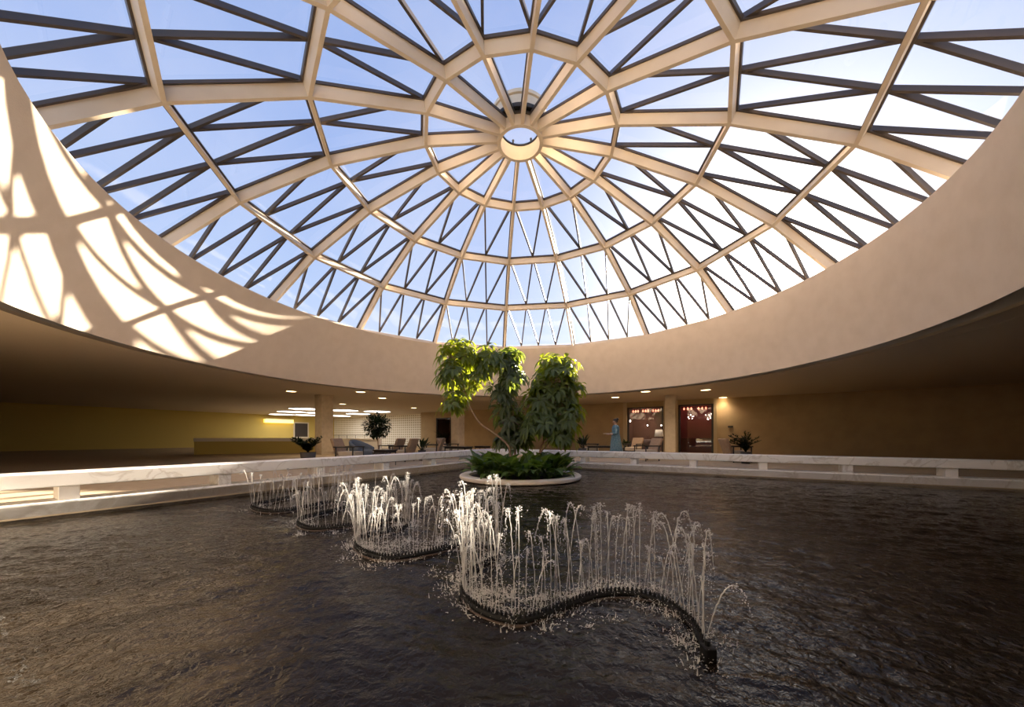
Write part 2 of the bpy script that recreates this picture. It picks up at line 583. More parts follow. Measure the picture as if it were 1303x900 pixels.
# pale pilasters beside the dining room openings
for i, (px0, px1) in enumerate(((793.5, 798), (844.5, 848), (858.5, 863), (908, 912.5))):
    bm = bmesh.new(); tnbox(bm, t_on_back(px0), t_on_back(px1), N1 - .25, N1 + .02, 0, CEIL - .01)
    struct('trim_%d' % (i + 1), bm, 'beige_wall')
# shallow dropped band of the ceiling between the columns
# ================================================================== GLASS DOME
def sph(r): return -13.4 + math.sqrt(900 - r * r)
RR = [1.22, 5.266, 10.353, 15.102, 19.3]
A0 = 3.8578
def node(i, k, r=None):
    r = RR[i] if r is None else r
    a = A0 - k * 2 * PI / 16
    return W(AX + r * math.sin(a), AY + r * math.cos(a), sph(r))
SC_ = W(AX, AY, -13.4)
def nrm(p): return (p - SC_).normalized()
DR = .60 * S; WR = .17 * S
dome = thing('dome_skylight', 'huge shallow glass dome of cream ribs and triangular panes over the pool', 'skylight dome', W(AX, AY, 0))
for k in range(16):
    bm = bmesh.new()
    a = A0 - k * 2 * PI / 16
    side = Vector((math.cos(a), -math.sin(a), 0)) * (WR / 2)
    vs = []
    for i in range(5):
        p = node(i, k); u = nrm(p) * DR
        vs.append([bm.verts.new(q) for q in (p - side, p + side, p + side + u, p - side + u)])
    for A, B in zip(vs, vs[1:]):
        for j in range(4):
            bm.faces.new([A[j], A[(j + 1) % 4], B[(j + 1) % 4], B[j]])
    bm.faces.new(vs[0]); bm.faces.new(list(reversed(vs[-1])))
    bmesh.ops.recalc_face_normals(bm, faces=bm.faces)
    bm.transform(Matrix.Translation(-W(AX, AY, 0)))
    obj('rib', bm, 'beam', dome)
for i in range(1, 5):
    bm = bmesh.new()
    for k in range(16):
        p, q = node(i, k), node(i, k + 1)
        up = nrm((p + q) / 2)
        side = (q - p).cross(up)
        s = side.normalized() * (WR / 2)
        hexa(bm, [p - s, p + s, q + s, q - s, p - s + nrm(p) * DR, p + s + nrm(p) * DR, q + s + nrm(q) * DR, q - s + nrm(q) * DR])
    bm.transform(Matrix.Translation(-W(AX, AY, 0)))
    obj('ring_beam', bm, 'beam', dome)
# glazed panels: a dark frame with slanting bars, and its glass
for i in range(4):
    for k in range(16):
        A, B = node(i, k), node(i, k + 1)          # inner edge
        D, E = node(i + 1, k), node(i + 1, k + 1)  # outer edge
        cen = (A + B + D + E) / 4
        up = nrm(cen)
        off = up * (DR * .92)
        A, B, D, E = [p + off for p in (A, B, D, E)]
        nseg_in, nseg_out = i, i + 1
        bm = bmesh.new()
        fw, fd = .25 * S, .12 * S
        def edge(p, q):
            dr = (q - p).normalized()
            bar(bm, p, q, dr.cross(up), up, fw, fd)
        edge(A, B)
        if i < 3: edge(D, E)
        edge(A, D); edge(B, E)
        ins = [A.lerp(B, j / max(i, 1)) for j in range(i + 1)] if i > 0 else []
        outs = [D.lerp(E, j / (i + 1)) for j in range(i + 2)]
        bw, bd = .115 * S, .20 * S
        if i > 0:
            for j in range(1, i + 1):
                for q in (ins[j - 1], ins[j]):
                    dr = (q - outs[j]).normalized()
                    bar(bm, outs[j] + up * .05 * S, q + up * .05 * S, dr.cross(up), up, bw, bd)
        cc = W(AX, AY, 0)
        bm.transform(Matrix.Translation(-cc))
        fr = obj('glazing_frame', bm, 'frame', dome)
        bm = bmesh.new()
        z = up * (.14 * S)
        bm.faces.new([bm.verts.new(p + z - cc) for p in (A, B, E, D)])
        obj('glass_pane', bm, 'glass', fr)
# compression ring at the crown
cc = W(AX, AY, 0)
H0 = sph(1.22)
bm = bmesh.new()
lathe(bm, [(1.10 * S, (H0 - .04) * S), (1.29 * S, (H0 - .04) * S), (1.29 * S, (H0 + .78) * S), (1.10 * S, (H0 + .78) * S)], 48, closed=True)
bmesh.ops.recalc_face_normals(bm, faces=bm.faces)
rg = obj('crown_ring', bm, 'beam', dome, smooth=True); md = rg.modifiers.new('e', 'EDGE_SPLIT'); md.split_angle = .6
bm = bmesh.new()
lathe(bm, [(1.06 * S, (H0 + .78) * S), (1.62 * S, (H0 + .66) * S), (1.62 * S, (H0 + .86) * S), (1.06 * S, (H0 + .88) * S)], 48, closed=True)
bmesh.ops.recalc_face_normals(bm, faces=bm.faces)
obj('seal_ring', bm, 'gasket', dome)
bm = bmesh.new()
lathe(bm, [(0, (H0 + .9) * S), (1.06 * S, (H0 + .87) * S)], 48)
obj('crown_glass', bm, 'glass', dome)
# vent hood standing on the near side of the crown, and two small posts with a wire on the far side
bm = bmesh.new()
n = 24
rr = []
for k in range(n + 1):
    a = PI + (-1.15 + 2.3 * k / n)
    c = Vector((math.sin(a), math.cos(a), 0))
    rr.append([bm.verts.new(c * (r * S) + Vector((0, 0, h * S))) for r, h in ((1.55, H0 + .86), (1.55, H0 + 1.36), (1.50, H0 + 1.40), (1.62, H0 + 1.42), (1.62, H0 + 1.60), (1.20, H0 + 1.52), (1.28, H0 + .86))])
for a, b in zip(rr, rr[1:]):
    for j in range(7):
        bm.faces.new([a[j], b[j], b[(j + 1) % 7], a[(j + 1) % 7]])
bm.faces.new(rr[0]); bm.faces.new(list(reversed(rr[-1])))
bmesh.ops.recalc_face_normals(bm, faces=bm.faces)
obj('vent_hood', bm, 'beam', dome)
for a in (-.30, .52):
    bm = bmesh.new()
    c = Vector((math.sin(a) * 1.35 * S, math.cos(a) * 1.35 * S, (H0 + .86) * S))
    tube(bm, [c, c + Vector((0, 0, .38 * S))], .05 * S, 8)
    tube(bm, [c + Vector((0, 0, .38 * S)), c + Vector((0, 0, .44 * S))], .07 * S, 8)
    obj('lightning_post', bm, 'metal_dark', dome)
bm = bmesh.new()
tube(bm, [Vector((math.sin(a) * 1.35 * S, math.cos(a) * 1.35 * S, (H0 + 1.03) * S)) for a in (-.30, -.1, .1, .3, .52)], .012 * S, 6)
obj('wire', bm, 'metal_dark', dome)
dome['kind'] = 'thing'

# ================================================================== POOL RAILS
ZT, ZS, ZL, ZB = CZ - 1.04 * S, CZ - 1.44 * S, CZ - 1.85 * S, CZ - 2.24 * S
def rail(label, along, c, a0, a1, posts, name='marble_railing'):
    """along 't' or 'n'; c = face coordinate; slab reaches outward from the pool"""
    root = thing(name, label, 'railing', (0, 0, 0))
    out = 1 if (along == 't' and c > 12) or (along == 'n' and c > 0) else -1
    w = 1.0
    def bx(a, b, d0, d1, z0, z1, wv=.012):
        bm = bmesh.new()
        lo, hi = sorted((c + out * d0, c + out * d1))
        if along == 't': tnbox(bm, a, b, lo, hi, z0, z1)
        else: tnbox(bm, lo, hi, a, b, z0, z1)
        bmesh.ops.recalc_face_normals(bm, faces=bm.faces)
        bevel(bm, wv); return bm
    obj('top_slab', bx(a0, a1, 0, w, ZS, ZT), 'marble', root)
    obj('base_slab', bx(a0, a1, 0, w, ZB, ZL), 'marble', root)
    for p in posts:
        obj('post', bx(p - .2, p + .2, .08, w - .08, ZL, ZS, .006), 'marble', root)
    return root
rail('long low white marble railing on right side of pool, running behind the planted island', 't', PN1, PT0 - 1.0, PT1 + 1, [-15.6, -12.35] + [-8.85 + 3.5 * k for k in range(6)])
rail('long low white marble railing on left side of pool, running past the round pillar plants', 'n', PT0, PN0 - 1, PN1 - .02, [20.8 - 3.75 * k for k in range(6)])
rail('low white marble railing closing the pool at far right', 'n', PT1, PN0 - 1, PN1 - .02, [20.5 - 3.6 * k for k in range(6)])
rail('low white marble railing at the near edge of the pool', 't', PN0, PT0 + .02, PT1 - .02, [-14 + 3.5 * k for k in range(8)])

# ================================================================== COLUMNS
def column(px, Z, wd, label, rz=0.0):
    c = FL(px, Z)
    root = thing('column', label, 'column', c, YAW + rz)
    h = wd * S / 2
    obj('shaft', bbox(-h, h, -h, h, .10, CEIL - .02, .03, 2), 'column', root)
    obj('base', bbox(-h - .02, h + .02, -h - .02, h + .02, 0, .10, .01), 'column', root)
    obj('capital', bbox(-h - .015, h + .015, -h - .015, h + .015, CEIL - .04, CEIL, .005), 'column', root)
    return root
column(412.5, 38, 1.30, 'square tan pillar between the potted shrub and tan armchairs at left')
column(582.5, 44, 1.2, 'square tan pillar just left of the leaning tree stem')
column(853.5, 38, 1.05, 'square tan pillar between two dark dining room openings')

# ================================================================== LIGHTS
def downlight_thing(first, px, py, label):
    Z = 4.42 * F / (HZ - py)
    loc = P(px, py, Z); loc.z = CEIL
    if first is None:
        root = thing('recessed_downlight', label, 'ceiling light', loc, 0, 'recessed downlights in the soffit')
        bm = bmesh.new()
        lathe(bm, [(.20, 0), (.255, 0), (.255, -.014), (.235, -.022), (.20, -.012)], 28, closed=True)
        bmesh.ops.recalc_face_normals(bm, faces=bm.faces)
        obj('trim_ring', bm, 'trim', root, smooth=True)
        bm = bmesh.new(); lathe(bm, [(0, -.018), (.12, -.016), (.205, -.006)], 28)
        obj('lens', bm, 'lamp_on', root, smooth=True)
    else:
        root = dup(first, loc, 0, label, 'recessed downlights in the soffit')
    l = bpy.data.lights.new('downlight_glow', 'SPOT')
    l.energy = 52; l.color = (1, .77, .50); l.spot_size = 2.4; l.spot_blend = 1.0; l.shadow_soft_size = .15
    lo = bpy.data.objects.new('downlight_glow', l); C.objects.link(lo); lo.parent = root; lo.location = (0, 0, -.05)
    return root
DL = [(370.5, 498, 'round lit recessed downlight in soffit at far left, in front of the tan pillar'),
      (459, 498.8, 'round lit recessed downlight nearest the drum wall, right of left pillar'),
      (486.5, 506.6, 'round lit recessed downlight above the ball shaped tree, further back'),
      (436, 514.2, 'small lit recessed downlight just above the luminous discs, right of left pillar'),
      (526.5, 519.2, 'small lit recessed downlight over right end of the lattice wall'),
      (571.5, 518.8, 'small lit recessed downlight left of middle pillar, under the leafy bough'),
      (647, 507, 'lit recessed downlight seen between the tree crowns'),
      (746, 517.6, 'small lit recessed downlight at right edge of the big tree'),
      (783, 505.7, 'lit recessed downlight above the person in blue'),
      (821.5, 498.3, 'lit recessed downlight closest to drum wall, above left dining opening'),
      (821.5, 512.3, 'lit recessed downlight directly above top of the left dining opening'),
      (898, 496.2, 'lit recessed downlight closest to drum wall, above right dining opening'),
      (920, 506, 'lit recessed downlight right of the right dining opening, left of a pair'),
      (935, 511.3, 'lit recessed downlight at far right, right of a pair, further back')]
first = None
for px, py, lb in DL:
    r = downlight_thing(first, px, py, lb)
    if first is None: first = r

# luminous ceiling discs over the far lobby
DISC = [(388, 520, 'upper row, left of pillar'), (438, 522, 'upper row, just right of pillar'), (480, 523.4, 'upper row, rightmost, above the ball tree'),
        (371, 523.6, 'second row, far left'), (405, 525.2, 'second row, just left of pillar'), (456, 526.4, 'second row, right of pillar'),
        (359, 527.2, 'third row, at the left edge'), (389, 528.0, 'third row, left of pillar'), (432, 528.9, 'third row, right of pillar'),
        (373, 530.4, 'lowest row, far left'), (404, 531.6, 'lowest row, left of pillar')]
fd = None
for px, py, lb in DISC:
    Z = 4.42 * F / (HZ - py)
    loc = P(px, py, Z); loc.z = CEIL
    if loc.dot(ND) / S > 49.5 - 2.3 or loc.dot(TD) / S < T0 + 2.3:
        loc = loc * 1.0
    label = 'big round luminous ceiling disc, ' + lb
    if fd is None:
        fd = thing('ceiling_disc_light', label, 'ceiling light', loc, 0, 'luminous discs over the far lobby')
        bm = bmesh.new(); lathe(bm, [(1.05, 0), (1.12, 0), (1.12, -.05), (1.05, -.05)], 40, closed=True)
        bmesh.ops.recalc_face_normals(bm, faces=bm.faces)
        obj('rim', bm, 'trim', fd)
        bm = bmesh.new(); lathe(bm, [(0, -.045), (1.06, -.035)], 40); obj('diffuser', bm, 'panel_on', fd)
    else:
        dup(fd, loc, 0, label, 'luminous discs over the far lobby')

# ================================================================== FOUNTAIN
path_px = [(900, 836), (884, 803), (860, 780), (830, 765), (800, 759), (770, 760), (745, 766), (700, 784), (660, 794), (622, 786), (596, 770), (588, 754),
           (593, 738), (612, 724), (634, 714), (628, 702), (605, 697), (580, 698), (550, 705), (520, 711), (490, 713), (465, 707), (453, 698), (457, 689), (483, 681),
           (514, 675), (520, 668), (500, 664), (476, 667), (450, 671), (420, 674), (395, 675), (380, 670), (383, 663), (408, 656), (440, 648), (442, 642), (420, 641), (395, 646), (370, 651), (345, 653), (325, 650), (322, 645), (345, 640), (370, 635)]
def onwater(px, py, up=0.0):
    Z = 2.35 * F / (py - HZ)
    v = P(px, py, Z); v.z = WATER + up
    return v
path = catmull([onwater(*p) for p in path_px], 10)
pipe_root = thing('fountain_pipe', 'black snaking fountain pipe with toothed nozzles lying in the pool', 'fountain', path[0])
p0 = path[0].copy()
bm = bmesh.new()
fine = resample(path, .05)
tube(bm, [p - p0 + Vector((0, 0, .019)) for p in fine], .021, 10)
obj('manifold', bm, 'pipe', pipe_root, smooth=True)
bm = bmesh.new()
tube(bm, [p - p0 + Vector((0, -.03, -.004)) for p in fine], .014, 8)
obj('supply_pipe', bm, 'copper', pipe_root, smooth=True)
noz = resample(path, .030)
def nozzle_bm(bm, c):
    for z0, z1, r0, r1 in ((.034, .058, .0105, .0095), (.058, .068, .0060, .0045)):
        tube(bm, [c + Vector((0, 0, z0)), c + Vector((0, 0, z1))], [r0, r1], 6)
bm = bmesh.new(); nozzle_bm(bm, Vector((0, 0, 0)))
nz0 = obj('nozzle', bm, 'pipe', pipe_root, loc=noz[0] - p0)
for c in noz[1:95]:
    d = nz0.copy(); C.objects.link(d); d.parent = pipe_root; d.location = c - p0
bm = bmesh.new()
for c in noz[95:]: nozzle_bm(bm, c - p0)
o = obj('nozzle_row', bm, 'pipe', pipe_root); o['kind'] = 'stuff'
bm = bbox(-.03, .03, -.04, .025, -.03, .06, .010, 2); tube(bm, [Vector((0, 0, .055)), Vector((0, 0, .085))], .014, 8)
obj('end_block', bm, 'pipe', pipe_root)

# jets of water
def jet_mesh(i):
    r = random.Random(100 + i)
    bm = bmesh.new()
    H = 1.0
    d = r.uniform(.03, .24)
    n = 18
    up = []
    for k in range(n + 1):
        t = k / n * .5
        up.append(Vector((d * t, 0, H * (1 - (2 * t - 1) ** 2))) + Vector((r.gauss(0, .0012), r.gauss(0, .0012), 0)))
    tube(bm, up, [.0019 + .0018 * (k / n) + r.uniform(-.0004, .0008) for k in range(n + 1)], 5, False)
    # falling side, breaking into strings of drops
    tend = r.uniform(.62, .98)
    k = .5
    while k < tend:
        p = Vector((d * k + r.gauss(0, .006), r.gauss(0, .006), H * (1 - (2 * k - 1) ** 2)))
        drop(bm, p, r.uniform(.0015, .0038), r.uniform(1.5, 6))
        k += r.uniform(.004, .016)
    if r.random() < .4:
        te_ = r.uniform(.6, .85)
        seg = [Vector((d * t, 0, H * (1 - (2 * t - 1) ** 2))) for t in [.5 + (te_ - .5) * j / 8 for j in range(9)]]
        tube(bm, seg, [.0042 - .0003 * j for j in range(9)], 5, False)
    # crown of drops at the top
    for q in range(r.randint(14, 30)):
        drop(bm, Vector((d * .5 + r.gauss(0, .016), r.gauss(0, .014), H * (.985 - abs(r.gauss(0, .05))) + r.uniform(0, .03))), r.uniform(.002, .0062), r.uniform(.9, 2))
    for q in range(r.randint(6, 14)):
        drop(bm, Vector((d * .5 + r.gauss(0, .05), r.gauss(0, .04), H * r.uniform(.3, .98))), r.uniform(.0015, .0035), r.uniform(1, 3))
    me = bpy.data.meshes.new('water_jet')
    bm.to_mesh(me); bm.free()
    me.materials.append(M['spray'])
    for f in me.polygons: f.use_smooth = True
    return me
jets = [jet_mesh(i) for i in range(14)]
plen = [0.0]
for a, b in zip(path, path[1:]): plen.append(plen[-1] + (b - a).length)
key = {i: plen[min(i * 10, len(plen) - 1)] for i in range(len(path_px))}
def at_len(s):
    for i in range(len(plen) - 1):
        if plen[i + 1] >= s:
            return path[i].lerp(path[i + 1], (s - plen[i]) / max(plen[i + 1] - plen[i], 1e-6))
    return path[-1]
SECT = [(0, 5, 'thin white water jet at right end of the nearest fountain curve', .032, .49, .585),
        (5, 9, 'thin white water jet in middle of the nearest fountain curve', .032, .47, .62),
        (9, 15, 'thin white water jet at the tall left bend of the nearest fountain curve', .029, .52, .72),
        (15, 20, 'thin white water jet at right part of the second fountain curve, left of the nearest', .044, .40, .53),
        (20, 26, 'thin white water jet in the dense left bend of second fountain curve', .033, .47, .64),
        (26, 38, 'thin white water jet of third fountain curve, before the left railing', .062, .44, .62),
        (38, 44, 'thin white water jet of the furthest fountain curve at far left', .090, .42, .56)]
n_jets = 0
for a, b, lb, st, h0, h1 in SECT:
    s = key[a] + .03
    while s < key[b]:
        p = at_len(s)
        j = bpy.data.objects.new('water_jet', jets[rnd.randrange(len(jets))])
        C.objects.link(j)
        hh = rnd.uniform(h0, h1)
        if rnd.random() < .4: hh *= rnd.uniform(.55, .9)
        j.location = (p.x, p.y, WATER + .06)
        j.scale = (rnd.uniform(.7, 1.2), 1, hh)
        j.rotation_euler = (max(-.05, min(.05, rnd.gauss(0, .028))), max(-.05, min(.05, rnd.gauss(0, .028))), rnd.uniform(0, 2 * PI))
        tag(j, lb, 'water jet', 'fountain water jets')
        n_jets += 1
        s += st * rnd.uniform(.6, 1.4)

# splash and foam where the jets fall back
r = random.Random(5)
bm = bmesh.new()
s = 0.0
total = plen[-1]
def splash(c, rad, n):
    for q in range(n):
        a = r.uniform(0, 2 * PI); d = abs(r.gauss(0, rad))
        p = c + Vector((math.cos(a) * d, math.sin(a) * d, 0))
        if r.random() < .12:
            hgt = r.uniform(.008, .05) * math.exp(-d * 3)
            lean = Vector((math.cos(a), math.sin(a), 0)) * r.uniform(0, .02)
            tube(bm, [p, p + lean * .5 + Vector((0, 0, hgt * .7)), p + lean + Vector((0, 0, hgt))], [.004, .0022, .0009], 4, False)
            drop(bm, p + lean * 1.2 + Vector((0, 0, hgt * 1.15)), r.uniform(.0012, .003))
        elif r.random() < .6:
            drop(bm, p + Vector((0, 0, abs(r.gauss(0, .03)))), r.uniform(.0012, .0042), 1.1)
        else:
            # a ripple of foam lying on the surface
            w_ = r.uniform(.004, .014)
            ang = r.uniform(-.5, .5)
            t_ = Vector((math.cos(ang), math.sin(ang), 0)) * w_
            v_ = Vector((-math.sin(ang), math.cos(ang), 0)) * r.uniform(.002, .006)
            tube(bm, [p - t_ + Vector((0, 0, .001)), p + v_ + Vector((0, 0, .004)), p + t_ + Vector((0, 0, .001))], [.0006, .0024, .0006], 4, False)
while s < total:
    c = at_len(s); c.z = WATER
    near = s < key[26]
    splash(c + Vector((r.gauss(0, .05), r.gauss(.06, .06), 0)), .085, 44 if near else 14)
    s += .03
for px, py, n in ((693, 803, 60), (748, 797, 45), (868, 818, 120), (884, 850, 40), (925, 822, 40), (850, 790, 70), (830, 775, 60), (780, 790, 30), (470, 722, 60), (500, 720, 40), (555, 735, 40), (552, 728, 40), (585, 740, 40), (383, 681, 40), (425, 680, 40), (440, 712, 30)):
    splash(onwater(px, py), .075, n)
for px, py, n in ((650, 760, 120), (690, 765, 120), (620, 755, 120), (560, 690, 80), (500, 695, 120), (520, 690, 80), (840, 755, 60), (800, 748, 60), (760, 752, 60)):
    splash(onwater(px, py), .15, n * 3)
tag(obj('splash_foam', bm, 'foam'), 'white splashes and drops of foam around the snaking fountain pipe', 'foam', kind='stuff')

# ================================================================== PLANTED ISLAND
PR = 3.40 * S
PZ = CZ - 2.10 * S
pc = W(AX, AY, 0); pc.z = WATER - .3
pl = thing('round_planter', 'round cream stone planter ring standing in the pool under the tree', 'planter', pc)
dz = PZ - pc.z
bm = bmesh.new()
lathe(bm, [(PR - .26, dz - .12), (PR - .26, dz - .01), (PR - .25, dz), (PR - .03, dz), (PR, dz - .02), (PR, dz - .075), (PR - .02, dz - .085), (PR - .02, dz - .10)], 96, closed=True)
bmesh.ops.recalc_face_normals(bm, faces=bm.faces)
o = obj('rim', bm, 'planter', pl, smooth=True); md = o.modifiers.new('e', 'EDGE_SPLIT'); md.split_angle = .6
bm = bmesh.new(); lathe(bm, [(PR - .12, -.2), (PR - .12, dz - .09), (PR - .2, dz - .09), (PR - .2, -.2)], 64, closed=True)
bmesh.ops.recalc_face_normals(bm, faces=bm.faces); obj('plinth', bm, 'shadow_gap', pl, smooth=True)
bm = bmesh.new(); lathe(bm, [(0, dz - .02), (PR * .5, dz - .03), (PR - .24, dz - .07)], 48); obj('soil', bm, 'soil', pl, smooth=True)

def leaflet(bm, base, d, up, L, wd, droop, fold=.25, n=5):
    """a pointed oval blade, folded on its midrib and bending down"""
    d = d.normalized(); side = d.cross(up)
    if side.length < 1e-4: side = d.cross(Vector((1, 0, 0)))
    side.normalize()
    rows = []
    p = base.copy(); dirv = d.copy()
    for i in range(n + 1):
        t = i / n
        w_ = wd * (math.sin(PI * min(1, .06 + t * .94) ** .8)) if 0 < i < n else wd * .04
        nu = side.cross(dirv).normalized()
        rows.append((bm.verts.new(p - side * w_ + nu * w_ * fold), bm.verts.new(p), bm.verts.new(p + side * w_ + nu * w_ * fold)))
        p = p + dirv * (L / n)
        dirv = (dirv + Vector((0, 0, -droop / n))).normalized()
    for a, b in zip(rows, rows[1:]):
        bm.faces.new([a[0], a[1], b[1], b[0]]); bm.faces.new([a[1], a[2], b[2], b[1]])
def whorl(bm, c, axis, r, size, k=8):
    """umbrella of leaflets on a petiole end"""
    axis = axis.normalized()
    x = axis.orthogonal().normalized(); y = axis.cross(x)
    a0 = r.uniform(0, 6.28)
    for i in range(k):
        a = a0 + 2 * PI * i / k + r.gauss(0, .12)
        d = x * math.cos(a) + y * math.sin(a) + axis * r.uniform(-.15, .35)
        L = size * r.uniform(.75, 1.15)
        leaflet(bm, c + d.normalized() * size * .12, d, axis, L, L * .17, r.uniform(1.0, 2.1))
def tree(label, stems, blobs, m, seed, base):
    r = random.Random(seed)
    root = thing('umbrella_tree', label, 'tree', base)
    for st in stems:
        pts = catmull([p - base for p in st[0]], 5)
        n = len(pts)
        bm = bmesh.new()
        tube(bm, [p + Vector((r.gauss(0, .004), r.gauss(0, .004), 0)) for p in pts], [st[1] * (1 - .55 * i / n) for i in range(n)], 8)
        obj('stem', bm, 'bark', root, smooth=True)
    bm = bmesh.new(); bt = bmesh.new()
    for px, py, Z, rx, ry, n in blobs:
        c = P(px, py, Z) - base
        Rx, Ry = 1.12 * rx / F * Z * S, 1.1 * ry / F * Z * S
        for i in range(int(n * .85)):
            u = r.uniform(-1, 1); a = r.uniform(0, 2 * PI); q = math.sqrt(1 - u * u)
            rad = r.uniform(.45, 1.0)
            d = Vector((q * math.cos(a), q * math.sin(a), u))
            p = c + Vector((d.x * Rx * rad, d.y * Rx * rad, d.z * Ry * rad))
            ax = Vector((d.x, d.y, d.z * .6 + .75))
            sz = r.uniform(.25, .36)
            whorl(bm, p, ax, r, sz, r.randint(7, 9))
            q0 = c + Vector((d.x * Rx * .15, d.y * Rx * .15, -Ry * .35))
            mid = q0.lerp(p, .6) + Vector((0, 0, -.03))
            tube(bt, [q0, mid, p], [.009, .006, .004], 4, False)
    obj('leaves', bm, m, root, smooth=False)
    obj('twigs', bt, 'bark', root)
    return root
def st(*q): return [P(a, b, Z) for a, b, Z in q]
bz = PZ - .03
def bs(px, Z): v = P(px, 590, Z); v.z = bz - .02; return v
b1 = bs(651, 19.4)
tree('tall umbrella tree leaning left with sunlit leaves and bare curving stem', [([b1] + st((648, 572, 19.4), (636, 557, 19.3), (612, 540, 19.1), (599, 521, 19), (592, 500, 19), (585, 470, 19)), .032),
      (st((592, 500, 19), (610, 480, 19.2), (628, 460, 19.4)), .018), (st((592, 500, 19), (578, 490, 18.8), (572, 480, 18.7)), .014)],
     [(583, 449, 19, 22, 17, 34), (577, 476, 18.8, 19, 16, 26), (578, 508, 18.9, 15, 14, 17), (620, 458, 19.3, 20, 18, 32), (606, 486, 19.2, 18, 15, 20)], 'leafA', 11, b1)
b2 = bs(653, 20.3)
tree('middle umbrella tree in the island with drooping dark leaves, between left and right crowns', [([b2] + st((656, 572, 20.3), (655, 548, 20.3), (652, 520, 20.2), (648, 480, 20.2)), .03),
      (st((655, 565, 20.3), (643, 545, 20.1), (635, 525, 20), (632, 505, 20), (636, 480, 20)), .022)],
     [(646, 458, 20, 18, 14, 28), (652, 482, 19.9, 18, 17, 28), (638, 502, 20, 16, 18, 24), (652, 530, 20.2, 20, 18, 30), (645, 556, 20.2, 15, 12, 16), (664, 556, 20.2, 15, 14, 18)], 'leafB', 12, b2)
b3 = bs(683, 19.7)
tree('right umbrella tree in the island with broad bushy crown and yellow-green top', [([b3] + st((688, 572, 19.7), (693, 555, 19.7), (700, 520, 19.8), (708, 480, 19.8)), .034),
      (st((688, 576, 19.7), (703, 558, 19.5), (716, 535, 19.3)), .018)],
     [(708, 463, 19.8, 27, 11, 44), (703, 482, 19.6, 30, 15, 40), (690, 508, 19.6, 24, 18, 36), (720, 500, 19.8, 20, 16, 28), (690, 538, 19.4, 28, 17, 40), (722, 530, 19.4, 22, 18, 32), (712, 556, 19.5, 20, 10, 22), (735, 495, 20, 8, 6, 6)], 'leafA', 13, b3)

def rosette(r, n, L0, L1, wd, lift=(.5, 1.4), droop=(1.0, 2.0), stalk=.5):
    bm = bmesh.new(); bs_ = bmesh.new()
    for i in range(n):
        a = r.uniform(0, 2 * PI)
        d = Vector((math.cos(a), math.sin(a), r.uniform(*lift)))
        L = r.uniform(L0, L1)
        b = Vector((r.gauss(0, .03), r.gauss(0, .03), 0))
        e = b + d.normalized() * L * stalk
        tube(bs_, [b, b.lerp(e, .5) + Vector((0, 0, .02)), e], [.006, .005, .003], 4, False)
        leaflet(bm, e, d, Vector((0, 0, 1)), L, L * wd * r.uniform(.8, 1.2), r.uniform(*droop), .2, 6)
    return bm, bs_
POS = ['leftmost, at left rim', 'front left, second from left rim', 'front left, third from left rim', 'front, left of centre', 'front centre', 'front, right of centre', 'front right, third from right rim', 'front right, second from right rim', 'rightmost, at right rim',
       'second row, far left', 'second row, left, under the curving stem', 'second row, centre, around the stems', 'second row, right, below the big crown', 'second row, far right', 'back row, left', 'back row, right']
spots = [(-2.25, .2), (-1.95, -1.05), (-1.35, -1.8), (-.65, -2.2), (.05, -2.35), (.75, -2.2), (1.4, -1.8), (1.95, -1.1), (2.25, .1), (-1.5, .3), (-.95, -.7), (-.1, -1.1), (.8, -.8), (1.5, .3), (-.9, 1.4), (1.0, 1.5)]
r = random.Random(21)
for (x, y), lb in zip(spots, POS):
    c = W(AX + x, AY + y, 0); c.z = PZ - .05
    root = thing('ground_plant', 'broad-leaved green plant in the round planter, ' + lb, 'plant', c, 0, 'underplanting of the island')
    a, b = rosette(r, 30, .30, .50, .25, (.45, 2.4), (.9, 2.0), .75)
    obj('leaves', a, 'leafC', root); obj('stalks', b, 'leafC', root)

